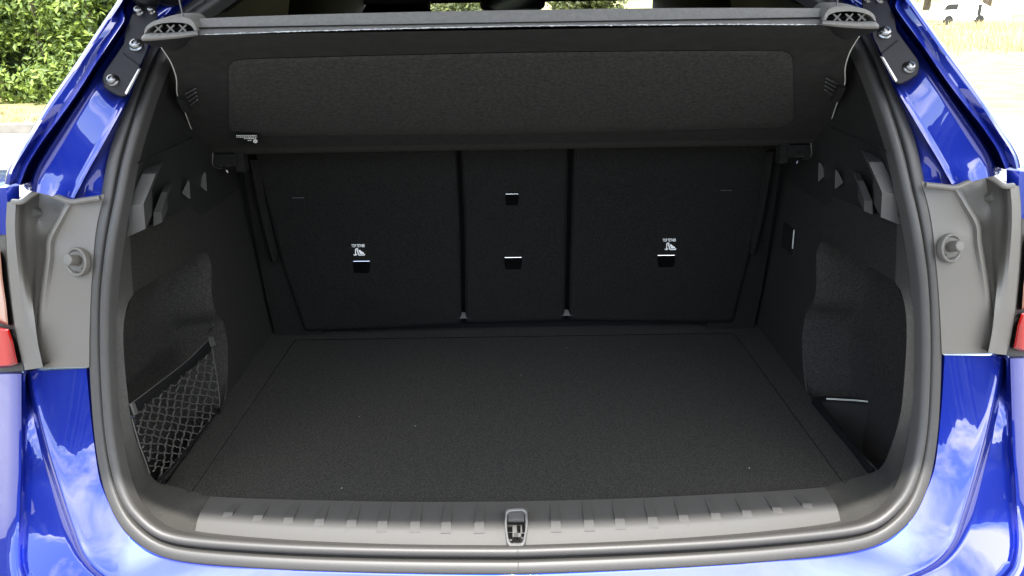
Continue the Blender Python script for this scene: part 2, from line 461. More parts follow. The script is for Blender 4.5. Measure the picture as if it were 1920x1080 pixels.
# ---- shoulder and tail lights
sh = px_rows([([(36, 348), (37, 380), (40, 440)], -.025), ([(12, 352), (14, 380), (14, 440)], -.045), ([(-150, 352), (-150, 380), (-150, 440)], -.05)], 10, [4, 6], PO)
sh = [[r_[0] + Vector((0, .12, .004)), r_[0] + Vector((0, .012, .003))] + r_ for r_ in sh]
both(MB().grid(sh), 'shoulder_panel', PAINT, car)
def poly_on_o(pl, off): return [on_o(x, y, off) for x, y in pl]
bez = px_rows([([(17, 424), (20, 490), (30, 580), (52, 700)], -.02), ([(8, 428), (14, 500), (26, 600), (45, 697)], -.044), ([(-150, 428), (-150, 500), (-150, 600), (-150, 704)], -.04)], 16, [3, 5], PO)
tlL, tlR = both(MB().grid(bez), 'tail_light', PLASTIC, car)
def lens(pl, o1):
    rows_ = []
    pts = [Vector((x, y, 0)) for x, y in pl]; c = sum(pts, Vector()) / len(pts)
    for s, o in ((1.0, -.03), (1.0, o1 + .004), (.985, o1), (.9, o1 - .003)):
        rows_.append([on_o(c.x + (p.x-c.x)*s, c.y + (p.y-c.y)*s, o) for p in pts])
    m_ = MB(); m_.grid(rows_, close=True)
    n = len(pts); b = 3*n
    for t in tessellate_polygon([rows_[-1]]): m_.f.append(tuple(b + i for i in t))
    return m_
both(lens([(-140, 440), (1, 470), (5, 520), (12, 570), (16, 610), (4, 606), (-140, 590)], -.056), 'indicator_lens', CLEARL, (tlL, tlR), auto=30)
both(lens([(-140, 606), (0, 614), (17, 617), (25, 640), (30, 665), (34, 682), (20, 688), (-140, 700)], -.060), 'red_lens', RED, (tlL, tlR), auto=30)

# ---- hinges
plate = [(192, 151), (193, 140), (212, 112), (233, 81), (235, 57), (251, 19), (270, 4), (290, 8), (297, 31), (281, 56), (277, 92), (262, 125), (251, 152), (240, 177), (231, 184), (212, 176), (196, 166)]
mb = MB()
rowsH = []
pp = resample([(x, y, 0) for x, y in plate + [plate[0]]], 61, False)[:-1]
cH = Vector((250, 95, 0))
for s, o in ((1.0, -.02), (1.0, -.076), (.97, -.080)):
    rowsH.append([on_o(cH.x + (p.x-cH.x)*s, cH.y + (p.y-cH.y)*s, o) for p in pp])
mb.grid(rowsH, close=True)
for t in tessellate_polygon([[p for p in pp]]): mb.f.append(tuple(120 + i for i in t))
hgL, hgR = both(mb, 'hinge_bracket', GLOSSB, car, auto=40)
def bolt(px, py, r_, o):
    p = on_o(px, py, o); n = (norm_o(p) + Vector((0, -.1, .05))).normalized()
    m_ = MB(); m_.lathe(p, n, [(r_*1.25, -.004), (r_*1.25, .001), (r_*1.1, .002), (r_, .0025), (r_*.97, .005), (r_*.8, .0072), (r_*.45, .0078), (r_*.4, .0055), (.0, .0055)], 20)
    return m_
for bx_, by_, br in ((212, 151, .0072), (256, 85, .0082), (261, 22, .0062), (285, 22, .0045)):
    both(bolt(bx_, by_, br, -.080), 'bolt', BOLT, (hgL, hgR), auto=50)
mb = MB(); mb.tube([on_o(231, 99, -.0808), on_o(261, 122, -.0808)], .0012, 6)
both(mb, 'bracket_ridge', GLOSSB, (hgL, hgR))
mb = MB(); mb.prism([on_o(237, 177, -.081), on_o(234, 174, -.081), on_o(258, 131, -.081), on_o(261, 129, -.081)], Vector((0, .006, 0)))
both(mb, 'bracket_flange', SILVER, (hgL, hgR))
a0, a1 = on_o(272, 0, -.085), on_o(272, 0, -.085) + Vector((.03, .10, .14))
mb = MB(); mb.tube([a0 + (a0 - a1).normalized()*.010, a0 + (a0 - a1).normalized()*.004, a0, a1], [.008, .0165, .019, .021], 18)
both(mb, 'hinge_arm', GLOSSB, (hgL, hgR))
a0, a1 = on_o(314, -3, -.05), on_o(318, -3, -.05) + Vector((.01, .06, .22))
mb = MB(); mb.tube([a0 + (a0 - a1).normalized()*.010, a0 + (a0 - a1).normalized()*.004, a0, a1], [.009, .0185, .021, .023], 18)
both(mb, 'gas_strut', GLOSSB, car)

# ---- tailgate, raised above the opening, and roof
mb = MB()
_be, _bc = on_z(372, 967, .003), on_z(966, 986, .003)
BOW = (_be.y - _bc.y) / (_be.x * _be.x)
TGp = [(.56, .92), (.34, 1.02), (.05, 1.14), (-.20, 1.24), (-.46, 1.30), (-.563, 1.24)]
rowsT = []
for y, z in TGp:
    rowsT.append([Vector((x, y + BOW * x * x, SILL + z - .02 * x * x)) for x in [-.735 + 1.47*k/16 for k in range(17)]])
mb.grid(rowsT)
tg = mb.build('tailgate', PAINT, car)
mb = MB()
mb.grid([[p + Vector((0, .02, -.05)) for p in r_[1:-1]] for r_ in rowsT])
mb.build('tailgate_lining', PLASTIC, tg)
mb = MB()
rowsR = []
for y, z in ((.44, .86), (.50, .90), (.9, .93), (1.6, .94), (2.3, .89)):
    rowsR.append([Vector((x, y, SILL + z - .16 * x * x)) for x in [-.68 + 1.36*k/16 for k in range(17)]])
mb.grid(rowsR)
mb.build('roof', PAINT, car)
mb = MB(); mb.grid([[p + Vector((0, .01, -.07)) for p in r_[1:-1]] for r_ in rowsR])
mb.build('headliner', DARK, car)

# ---- inner shell that closes the boot and cabin from outside light
mb = MB()
for s in (-1, 1):
    mb.box((s * .66, 1.35, SILL + .10), (.01, 2.2, .62))
mb.box((0, 1.30, SILL - .22), (1.34, 2.5, .01))
mb.build('inner_shell', DARK, car, smooth=False)
mb = MB()
mb.box((-.572, 1.53, SILL + .55), (.01, 1.75, .66))
both(mb, 'cabin_lining', DARK, car, smooth=False)

# ================================================================== BOOT INTERIOR
WX = -.56                        # side wall plane
FZ = -.006                       # floor level relative to the sill
# ---- floor
mb = MB()
FBack, FFront = .712, .072
fl = [Vector((-.515, FFront, SILL+FZ)), Vector((.515, FFront, SILL+FZ)), Vector((.50, FBack, SILL+FZ)), Vector((-.50, FBack, SILL+FZ))]
rf = []
NX, NY = 24, 14
def floor_rows(inset, z):
    out = []
    for j in range(NY + 1):
        t = j / NY
        hw = (.515 - .015 * t) - inset
        y = FFront + inset + (FBack - FFront - 2*inset) * t
        out.append([Vector((-hw + 2*hw*i/NX, y - (.018 * (abs(-hw + 2*hw*i/NX)/.515)**2*-1 if j == 0 else 0), SILL + z)) for i in range(NX + 1)])
    return out
mb.grid(floor_rows(.002, FZ))
fr_ = floor_rows(.002, FZ)
bord = [p for p in fr_[0]] + [r_[-1] for r_ in fr_[1:]] + list(reversed(fr_[-1][:-1])) + [r_[0] for r_ in reversed(fr_[1:-1])]
mb.grid([bord, [p + Vector((p.x*.003, 0, -.003)) for p in bord], [p + Vector((p.x*.003, 0, -.03)) for p in bord]], close=True)
floor = mb.build('load_floor', CARPET, car, auto=30)
# fixed ledges around the floor board
mb = MB()
for s in (-1, 1):
    mb.add([(s*.5140, .09, SILL+FZ+.001), (s*.560, .09, SILL+FZ+.004), (s*.560, .80, SILL+FZ+.004), (s*.4990, .80, SILL+FZ+.001), (s*.5140, .09, SILL-.05), (s*.4990, .80, SILL-.05)], [(0, 1, 2, 3), (0, 3, 5, 4)])
mb.add([(-.56, .7115, SILL+FZ+.0005), (.56, .7115, SILL+FZ+.0005), (.56, .82, SILL+FZ+.006), (-.56, .82, SILL+FZ+.006)], [(0, 1, 2, 3)])
mb.add([(-.6, .0, SILL-.045), (.6, .0, SILL-.045), (.6, .85, SILL-.045), (-.6, .85, SILL-.045)], [(0, 1, 2, 3)])
mb.build('floor_ledge', CARPET, car, smooth=False)

# ---- carpeted lip from the seal to the pockets and the floor
QS = [(243, 437), (245, 470), (247, 510), (250, 552)]
QP = [(241, 566), (233, 599), (231, 630), (233, 675), (239, 737), (247, 794), (263, 848), (282, 890), (297, 903)]
Q3 = []
def bulb_inner(i):
    return loop[i] + FR[i][2] * -.0135 + FR[i][1] * -.008
idx = [i for i in range(60, 150)]
inner = [bulb_inner(i) for i in idx]
# far edge of the lip, 3D
far_side = [on_x(x, y, WX) for x, y in QS + QP]
far_bot = [on_z(x, y, FZ + .002) for x, y in [(345, 917), (400, 930), (520, 936), (650, 939), (800, 941), (966, 941)]]
far_bot[-1].x = 0
far3 = resample(far_side + far_bot, 200)
# match by projected angle around the opening centre
cen = Vector((0, 0, SILL + .40))
def angk(p): return math.atan2(p.z - cen.z, p.x - cen.x) % (2*math.pi)
start = angk(far3[0])
inn = [p for p in inner if p.z < SILL + .43]
A = resample(inn, 110); Bf = resample(far3, 110)
# blend arc-length matching with corner-safe matching
liprows = []
for t in (0, .12, .3, .55, .8, .95, 1.0):
    rw = []
    for a, b in zip(A, Bf):
        p = a.lerp(b, t)
        if 0 < t < 1:
            wgt = max(0.0, min(1.0, (SILL + .05 - p.z) / .04)) * max(0.0, min(1.0, (.505 - abs(p.x)) / .03))
            p.z += (.003 if t >= .8 else -.014 * math.sin(math.pi * t * 1.25)) * wgt
        rw.append(p)
    liprows.append(rw)
liprows.append([p + Vector((-.012 if p.z > SILL + .01 else 0, .004, -.012 if p.z < SILL + .01 else 0)) for p in Bf])
full = [r_ + [mir(p) for p in reversed(r_)][1:] for r_ in liprows]
MB().grid(full).build('opening_lining', LINING, car, auto=50)

# ---- side walls with the storage pockets
top_edge = [(237, 441), (300, 414), (360, 386), (420, 354), (462, 332)]
pocket_top = [(257, 545), (288, 526), (331, 503), (366, 480), (386, 470)]
pocket_far = [(396, 492), (398, 560), (405, 585), (418, 603), (426, 640), (427, 700), (422, 755), (415, 766)]
pocket_bot = [(345, 848), (297, 903)]
near = [on_x(x, y, WX) for x, y in QP]
pt = resample([on_x(x, y, WX) for x, y in pocket_top], 14)
pf = resample([on_x(x, y, WX) for x, y in pocket_far], 26)
pb = resample([pf[-1], near[-1]], 10)[1:-1]
wall = [on_x(x, y, WX) for x, y in QS] + pt + pf
zt = on_x(360, 386, WX).z
wall += [Vector((WX, pf[-1].y + .01, SILL - .02)), Vector((WX, .86, SILL - .02)), Vector((WX, .86, zt - .01)), on_x(420, 354, WX), on_x(360, 386, WX), on_x(300, 414, WX)]
mb = MB()
tri = tessellate_polygon([wall])
mb.add(wall, [tuple(t) for t in tri])
wlL, wlR = both(mb, 'side_lining', WALLC, car, smooth=False)
# pocket shells
outline = list(reversed(near[1:])) + [on_x(250, 552, WX)] + pt + pf + pb   # closed ring
ring = resample(outline + [outline[0]], 121, False)[:-1]
cy = sum((p.y for p in ring)) / 120; cz = sum((p.z for p in ring)) / 120
def prow(dx_, sy, sz, fy):
    out = []
    for p in ring:
        far = max(0.0, (p.y - cy) / .16); nr = max(0.0, (cy - p.y) / .16)
        out.append(Vector((WX - dx_, cy + (p.y - cy) * sy - far * fy + nr * dx_ * .75, cz + (p.z - cz) * sz)))
    return out
_zmin = min(p.z for p in ring)
def sink(row, d):                    # floor of the pocket lies lower than its front edge
    return [Vector((p.x, p.y, p.z - d * max(0.0, 1 - (q.z - _zmin) / .05))) for p, q in zip(row, ring)]
prow_ = [prow(0, 1, 1, 0), prow(.003, .998, .998, .001), sink(prow(.010, .99, .99, .005), .06), sink(prow(.022, .985, .985, .010), .12), sink(prow(.07, .97, .97, .016), .13), sink(prow(.08, .9, .9, .02), .13), prow(.084, .6, .6, .02)]
mb = MB(); mb.grid(prow_, close=True)
mb.f.append(tuple(6*120 + k for k in range(120)))
pkL, pkR = both(mb, 'storage_pocket', POCKETC, car, auto=60)

# ---- bin in the floor of the right-hand pocket
RX = lambda x, y: on_z(x, y, FZ + .012)
binp = [RX(1524, 752), RX(1546, 750), RX(1600, 754), RX(1648, 760), RX(1672, 776), RX(1692, 800), RX(1692, 850), RX(1660, 880), RX(1633, 884)]
rg = resample(binp + [binp[0]], 61, False)[:-1]
bc = sum(rg, Vector()) / 60
def brow(s, dz): return [Vector((bc.x + (p.x-bc.x)*s, bc.y + (p.y-bc.y)*s, p.z + dz)) for p in rg]
mb = MB(); mb.grid([brow(.86, .004), brow(.84, -.05), brow(.80, -.09)], close=True)
mb.f.append(tuple(2*60 + k for k in range(60)))
bn = mb.build('storage_bin', mat('bin_plastic', (.020, .020, .019), rough=.6, spec=.15, bump=.1, bscale=1200), car, auto=45)
mb = MB(); mb.grid([brow(1.02, -.004), brow(1.02, .006), brow(1.0, .0085), brow(.88, .0075), brow(.865, .003), brow(.86, -.004)], close=True)
mb.build('bin_rim', mat('bin_rim_plastic', (.006, .006, .006), rough=.6, spec=.15), bn, auto=45)
mb = MB(); mb.tube([*[RX(a_, b_) + Vector((0, -.006, .0092)) for a_, b_ in ((1546, 753), (1600, 756), (1640, 760), (1646, 762))]], .0016, 8)
mb.build('bin_lip', LIGHTG, bn)

# ---- hard plastic trim above the carpet
UX = lambda z: WX + .22 * max(0.0, z - SILL - .40)
up = []
for k in range(12):
    t = k / 11
    z = SILL + .36 + .52 * t
    row = []
    for q in range(16):
        s = q / 15
        y0 = g(z - SILL) + .035
        y = y0 + (.95 - y0) * s
        row.append(Vector((UX(z) + .006*math.exp(-((s-.5)/.2)**2) - .004, y, z)))
    up.append(row)
upl = MB().grid(up)
utL, utR = both(upl, 'upper_trim', PLASTIC, car)
# edge strip joining seal and upper trim
A = [bulb_inner(i) for i in range(20, 100) if loop[i].z > SILL + .415]
Bq = [Vector((UX(p.z) if p.z < SILL + .70 else p.x + .006, p.y + .045, p.z)) for p in A]
both(MB().grid([A, [a.lerp(b, .5) + Vector((.002, 0, 0)) for a, b in zip(A, Bq)], Bq]), 'aperture_trim', PLASTIC, car)
def rib(pl, y, d=.03):
    m_ = MB()
    m_.prism([on_y(px_, py_, y) for px_, py_ in pl], Vector((-.004, d, 0)))
    return m_
def rib2(lower, upper, y, lean, d):
    """a step in the trim: an upright lower face and a face leaning forwards above it"""
    m_ = MB()
    a = [on_y(x, yy, y) for x, yy in lower]           # 4 points: bottom-left, bottom-right, top-right, top-left
    zk = (a[2].z + a[3].z) / 2
    F = lambda p: p.y - (y + (p.z - zk) * lean)
    b = [on_f(x, yy, F) for x, yy in upper]           # 2 points: top-right, top-left
    front = [a[0], a[1], a[2], b[0], b[1], a[3]]
    back = [p + Vector((-.030, d, 0)) for p in front]
    m_.add(front + back, [(0, 1, 2, 5), (5, 2, 3, 4), (0, 6, 7, 1), (1, 7, 8, 2), (2, 8, 9, 3), (3, 9, 10, 4), (4, 10, 11, 5), (5, 11, 6, 0)])
    return m_
RIBP = mat('trim_rib_plastic', (.046, .046, .042), rough=.55, bump=.1, bscale=1400)
both(rib2([(235, 446), (273, 429), (269, 383), (241, 386)], [(292, 326), (266, 326)], .150, .9, .10), 'trim_step', RIBP, (utL, utR), smooth=False)
both(rib2([(288, 424), (304, 417), (303, 397), (288, 398)], [(314, 360), (303, 360)], .225, .9, .10), 'trim_step', RIBP, (utL, utR), smooth=False)
both(rib([(352, 339), (355, 339), (357, 373), (354, 372), (341, 362)], .36, .012), 'trim_fin', RIBP, (utL, utR), smooth=False)
both(rib([(382, 324), (386, 324), (388, 359), (385, 357), (372, 346)], .45, .012), 'trim_fin', RIBP, (utL, utR), smooth=False)
mb = MB(); mb.tube([on_x(258, 306, WX + .035), on_x(310, 281, WX + .035), on_x(360, 258, WX + .035)], .0012, 6)
both(mb, 'trim_seam', DARK, (utL, utR))
mb = MB(); mb.tube([on_x(518, 545, WX + .004), on_x(520, 575, WX + .004), on_x(519, 588, WX + .005), on_x(522, 615, WX + .004)], .003, 6)
both(mb, 'lashing_eye', GLOSSB, car)
# slot in the right wall
p0 = on_x(1478, 447, .559)
mb = MB(); mb.box(p0 + Vector((0, .0, 0)), (.004, .06, .05))
sl_ = mb.build('wall_slot', DARK, car, smooth=False)
mb = MB(); mb.tube([on_x(1489, 431, .555), on_x(1486, 466, .555)], .0013, 6)
mb.build('slot_edge', LIGHTG, sl_)

# ---- seat backs
def seat(pl, name='seat_back', bev=9):
    pts = [Vector((x, y, 0)) for x, y in pl]
    # rounded-corner outline in pixels
    out = []
    n = len(pts)
    for i in range(n):
        a, b, c_ = pts[i-1], pts[i], pts[(i+1) % n]
        r_ = bev
        p1 = b + (a - b).normalized() * r_; p2 = b + (c_ - b).normalized() * r_
        for k in range(5):
            t = k / 4
            out.append(p1 * (1-t)**2 + b * 2*t*(1-t) + p2 * t*t)
    cc = sum(out, Vector()) / len(out)
    rows_ = []
    for d, o in ((0, .045), (0, .012), (1.2, .006), (4, .0015), (9, 0)):
        rw = []
        for p in out:
            q = p + (cc - p).normalized() * d
            rw.append(on_seat(q.x, q.y, o))
        rows_.append(rw)
    m_ = MB(); m_.grid(rows_, close=True)
    b = 4 * len(out)
    for t in tessellate_polygon([out]): m_.f.append(tuple(b + i for i in t))
    return m_.build(name, CARPET_SEAT, car, auto=50)
seatL = seat([(462, 235), (853, 235), (862, 400), (866, 608), (572, 622), (530, 500)])
seatC = seat([(862, 235), (1066, 235), (1063, 400), (1058, 602), (873, 607), (870, 400)])
seatR = seat([(1076, 235), (1470, 235), (1404, 490), (1374, 605), (1066, 601), (1071, 400)])
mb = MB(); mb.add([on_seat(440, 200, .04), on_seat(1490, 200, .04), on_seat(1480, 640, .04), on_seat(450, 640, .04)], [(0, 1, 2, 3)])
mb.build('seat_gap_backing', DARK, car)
mb = MB(); mb.grid([[on_seat(x, y, o) for x, y in ((440, 230), (470, 400), (500, 560), (520, 640))] for o, dx in ((.012, 0),)] + [[on_seat(x, y, .014) for x, y in ((520, 230), (560, 400), (590, 560), (610, 640))]])
both(mb, 'seat_side_cover', CARPET_SEAT, car)
# folded covers at the foot of the gaps
for (x, y) in ((868, 592), (1061, 587)):
    mb = MB(); mb.prism([on_seat(x-13, y+5, .0), on_seat(x+13, y+5, .0), on_seat(x+3, y-6, .012), on_seat(x-3, y-6, .012)], Vector((0, .004, 0)))
    mb.build('gap_cover', RIBP, seatC, smooth=False)
# piping beside each gap
for pl in ([(848, 240), (858, 400), (862, 590)], [(874, 240), (876, 400), (879, 588)], [(1056, 240), (1056, 400), (1053, 586)], [(1081, 240), (1077, 400), (1073, 584)]):
    mb = MB(); mb.tube([on_seat(p.x, p.y, .0015) for p in resample([(x, y, 0) for x, y in pl], 14)], .0022, 6)
    mb.build('piping', CARPET_SEAT, seatC)
# bolsters between seat and wall
def bolster(pl1, pl2):
    a = resample([(x, y, 0) for x, y in pl1], 14); b = resample([(x, y, 0) for x, y in pl2], 14)
    rows_ = []
    for t, o in ((0, .03), (.08, -.004), (.3, -.014), (.6, -.014), (.92, -.004), (1, .03)):
        rows_.append([on_seat(p.lerp(q, t).x, p.lerp(q, t).y, o) for p, q in zip(a, b)])
    return MB().grid(rows_)
both(bolster([(462, 300), (478, 380), (500, 470), (508, 490)], [(486, 300), (500, 380), (520, 470), (522, 490)]), 'seat_bolster', CARPET_SEAT, car)

# anchor slots: a recess with a bright steel bar along its top edge
def anchor(x, y, wpx, hpx, parent, m=STEEL, r_=.0012, hole=RECESS):
    m_ = MB()
    rows_ = []
    def rect(s, o, dy_=0):
        return [on_seat(x + sx * wpx/2 * s, y + hpx/2 + sy * hpx/2 * s + dy_, o) for sx, sy in ((-1, -1), (-.5, -1.02), (.5, -1.02), (1, -1), (1.02, 0), (.92, .85), (.7, 1), (-.7, 1), (-.92, .85), (-1.02, 0))]
    m_.grid([rect(1.16, .0006), rect(1.10, -.0010), rect(1.02, -.0012), rect(.98, .0)], close=True)
    b = len(m_.v) - 10
    hold = m_.build('anchor_frame', CARPET_SEAT, parent, auto=40)
    m2 = MB(); m2.add(rect(1.0, -.0008), [tuple(range(10))])
    m2.build('anchor_recess', hole, parent)
    m3 = MB(); m3.tube([on_seat(x - wpx*.49, y + 1, -.004), on_seat(x + wpx*.49, y + 1 - wpx*.012, -.004)], r_, 8)
    m3.build('anchor_bar', m, parent)
anchor(678, 489, 31, 23, seatL)
anchor(962, 482, 32, 23, seatC)
anchor(960, 363, 24, 22, seatC, r_=.0011)
anchor(1249, 478, 32, 23, seatR)
DIMB = mat('dull_steel', (.10, .10, .10), rough=.4, metal=.8)
anchor(559, 370, 22, 24, seatL, DIMB, .0008, DARK)
anchor(1362, 356, 22, 22, seatR, DIMB, .0008, DARK)

# TOP TETHER lettering and child-seat symbol
def text_mesh(s):
    cu = bpy.data.curves.new('t', 'FONT'); cu.body = s; cu.align_x = 'CENTER'; cu.offset = .022
    o = bpy.data.objects.new('t', cu); col.objects.link(o)
    dg = bpy.context.evaluated_depsgraph_get()
    me = bpy.data.meshes.new_from_object(o.evaluated_get(dg))
    V = [v.co.copy() for v in me.vertices]; F = [tuple(p.vertices) for p in me.polygons]
    bpy.data.objects.remove(o); bpy.data.curves.remove(cu)
    return V, F
TV, TF = text_mesh('TOP TETHER')
tw = max(v.x for v in TV) - min(v.x for v in TV); tx0 = min(v.x for v in TV)
th = max(v.y for v in TV)
def tether(cx, cy_, parent):
    W, H = 25.0, 5.4
    m_ = MB()
    m_.add([on_seat(cx + (v.x - tx0)/tw*W - W/2, cy_ - v.y/th*H - (v.x-tx0)/tw*.4, -.0012) for v in TV], TF)
    m_.build('tether_lettering', WHITE, parent, smooth=False)
    # symbol, drawn in a 24 x 16 unit box below the words
    def S(u, v): return on_seat(cx - 7 + u, cy_ + 2.2 + v, -.0012)
    def stroke(pts, wd):
        pts = [Vector((a, b, 0)) for a, b in pts]; V = []; F = []
        for i, p in enumerate(pts):
            t = (pts[min(i+1, len(pts)-1)] - pts[max(i-1, 0)]).normalized(); n_ = Vector((-t.y, t.x, 0)) * wd/2
            V += [S((p+n_).x, (p+n_).y), S((p-n_).x, (p-n_).y)]
        for i in range(len(pts)-1): F.append((2*i, 2*i+1, 2*i+3, 2*i+2))
        return V, F
    m_ = MB()
    m_.add(*stroke([(-1.5, 11.5), (1, 13), (4, 12), (5, 10.5)], 1.7))           # anchor arc
    m_.add(*stroke([(2.0, 12.5), (2.2, 6), (2.0, 2.5), (3.5, .6), (5.5, .8), (7, 2.2)], 1.9))   # strap over the back
    m_.add(*stroke([(5, 2.5), (8.4, 12.3), (9.5, 13)], 2.2))                     # seat back
    m_.add(*stroke([(8.2, 12.6), (19, 12.4), (19.3, 10.8)], 1.9))                # seat base
    m_.add([S(7.4, 3.2), S(11, 3), S(12, 4.6), S(14.2, 5.8), S(17.6, 8.2), S(18.6, 10.4), S(10.6, 10.8)], [(0, 1, 2, 3, 4, 5, 6)])   # child
    m_.build('tether_symbol', WHITE, parent, smooth=False)
tether(671.5, 463.5, seatL)
tether(1255, 453.0, seatR)

# ---- sill plate, ribs, latch
back = [(394, 931), (480, 935), (600, 938), (780, 941), (966, 940)]
bend = [(372, 967), (480, 977), (600, 983), (780, 987), (966, 986)]
frontp = [(364, 1006), (480, 1015), (600, 1021), (780, 1026), (966, 1029)]
b3 = [on_z(p.x, p.y, .001) for p in resample([(x, y, 0) for x, y in back], 30)]
m3_ = [on_z(p.x, p.y, .003) for p in resample([(x, y, 0) for x, y in bend], 30)]
f3 = [on_z(p.x, p.y, -.016) for p in resample([(x, y, 0) for x, y in frontp], 30)]
sp = [[p + Vector((0, .001, -.015)) for p in b3], b3, [a.lerp(b, .5) for a, b in zip(b3, m3_)], [a.lerp(b, .86) for a, b in zip(b3, m3_)],
      [a.lerp(b, .10) + Vector((0, 0, -.0006)) for a, b in zip(m3_, f3)], [a.lerp(b, .28) + Vector((0, 0, .0005)) for a, b in zip(m3_, f3)], [a.lerp(b, .6) + Vector((0, 0, .0004)) for a, b in zip(m3_, f3)], f3, [p + Vector((0, .002, -.012)) for p in f3]]
for r_ in sp: r_[-1].x = 0
sp = [[r_[0] + Vector((-.001, 0, -.008))] + r_ for r_ in sp]
full = [r_ + [mir(p) for p in reversed(r_)][1:] for r_ in sp]
sill = MB().grid(full).build('sill_plate', SILLP, car, auto=50)
ribx = [(429, 966), (485, 972), (542, 976), (600, 979), (660, 981), (718, 983), (779, 984), (837, 985), (899, 985)]
for x, y in ribx:
    c = on_z(x, y - 3, .003); bk = on_z(x + (966 - x) * .035, 943, .0)
    wv = Vector((.0076, 0, 0)); t = (c - bk)
    v = [bk - wv*.8, bk + wv*.8, c + wv*.9, c - wv*.9]
    h = Vector((0, 0, .0026))
    endp = c + Vector((t.x*.18, -.015, -.0052))
    V = [p - h for p in v] + [v[0] + h*.4, v[1] + h*.4, v[2] + h, v[3] + h, endp + wv, endp - wv]
    F = [(4, 5, 6, 7), (7, 6, 8, 9), (0, 4, 7, 3), (1, 2, 6, 5), (3, 7, 9), (2, 8, 6), (0, 1, 5, 4)]
    mb = MB(); mb.add(V, F)
    both(mb, 'tread_rib', SILLP, sill, smooth=False)
# latch
lc = on_z(967, 990, .002)
def LP(x, y, o=0.0):               # points on the tilted latch face
    return on_f(x, y, lambda p: (p.y - lc.y) * .42 - (p.z - lc.z) * -.0 + (p.z - (lc.z + o)) * -1.0)
outl = [(947, 968), (948, 958), (954, 954), (967, 953), (981, 953), (988, 958), (989, 968), (990, 982), (987, 1005), (983, 1022), (976, 1027), (958, 1027), (952, 1022), (948, 1003), (946, 982)]
pp = resample([(x, y, 0) for x, y in outl + [outl[0]]], 49)[:-1]
cL = Vector((967.5, 990, 0))
def lrow(s, o): return [LP(cL.x + (p.x-cL.x)*s, cL.y + (p.y-cL.y)*s, o) for p in pp]
mb = MB(); mb.grid([lrow(1.02, -.012), lrow(1.0, .004), lrow(.94, .0065), lrow(.86, .0055), lrow(.80, .001), lrow(.76, -.012)], close=True)
latch = mb.build('boot_latch', SILVER, car, auto=60)
latch.data.materials[0] = mat('satin_latch', (.12, .12, .115), rough=.35)
mb = MB(); mb.v = lrow(.85, -.004); mb.f = [tuple(range(48))]
mb.build('latch_recess', DARK, latch)
def lpiece(x0, y0, x1, y1, o, m, name):
    m_ = MB(); m_.prism([LP(x0, y0, o), LP(x1, y0, o), LP(x1, y1, o), LP(x0, y1, o)], Vector((0, 0, -.003)))
    m_.build(name, m, latch, smooth=False)
CHR = mat('chrome', (.80, .80, .78), rough=.08, metal=1.0)
DGR = mat('latch_grey', (.05, .05, .05), rough=.4)
lpiece(953, 960, 983, 976, .0005, DGR, 'latch_cover')
lpiece(951, 980, 984, 984, .0012, CHR, 'latch_edge')
lpiece(951, 988, 961, 998, .0010, CHR, 'latch_plate')
lpiece(952, 1000, 961, 1011, .0004, CHR, 'latch_plate')
lpiece(969, 986, 976, 996, .0008, CHR, 'latch_plate')
lpiece(979, 985, 986, 999, .0014, CHR, 'latch_plate')
lpiece(977, 1000, 984, 1007, .0004, CHR, 'latch_plate')
lpiece(964, 999, 972, 1007, .0000, BOLT, 'latch_pawl')
lpiece(960, 1010, 976, 1018, .0012, CHR, 'latch_hook')
lpiece(957, 1019, 978, 1024, .0006, DGR, 'latch_cover')

# ================================================================== CABIN SEEN OVER THE SHELF
hd = MB()
def headrest(cx, cy_, cz_, wd, ht):
    m_ = MB(); rows_ = []
    for t in [k/8 for k in range(9)]:
        z = cz_ - ht/2 + ht*t
        ww = wd/2 * (1 - .25 * t*t) * (1 if t < .95 else .93)
        rows_.append([Vector((cx + ww*math.copysign(abs(math.cos(a))**.5, math.cos(a)), cy_ + .05*math.copysign(abs(math.sin(a))**.6, math.sin(a)), z)) for a in [2*math.pi*k/20 for k in range(20)]])
    m_.grid(rows_, close=True); m_.f.append(tuple(8*20 + k for k in range(20)))
    m_.build('headrest', DARK, car)
headrest(-.36, 1.75, SILL + .62, .27, .17)
headrest(.36, 1.75, SILL + .585, .27, .17)
mb = MB(); mb.box((0, 2.36, SILL + .88), (1.4, .02, .36)); mb.box((-.66, 2.36, SILL + .5), (.12, .02, .7)); mb.box((.66, 2.36, SILL + .5), (.12, .02, .7)); mb.box((0, 2.37, SILL + .2), (1.4, .02, .72))
mb.build('windscreen_frame', DARK, car, smooth=False)
mpos = on_y(961, 4, 2.15)
mb = MB(); rows_ = []
for s, d in ((.9, .02), (1, .006), (1, 0), (.94, -.004)):
    rows_.append([mpos + Vector((.12*s*math.copysign(abs(math.cos(a))**.45, math.cos(a)), d, .034*s*math.copysign(abs(math.sin(a))**.6, math.sin(a)))) for a in [2*math.pi*k/32 for k in range(32)]])
mb.grid(rows_, close=True); mb.f.append(tuple(3*32 + k for k in range(32)))
mirr = mb.build('rear_view_mirror', STEEL, car, auto=40)
mb = MB(); mb.box(on_y(780, 8, 1.95), (.10, .006, .026), Matrix.Rotation(R(2), 3, 'Y'))
mb.build('sun_visor', LIGHTG, car, smooth=False)

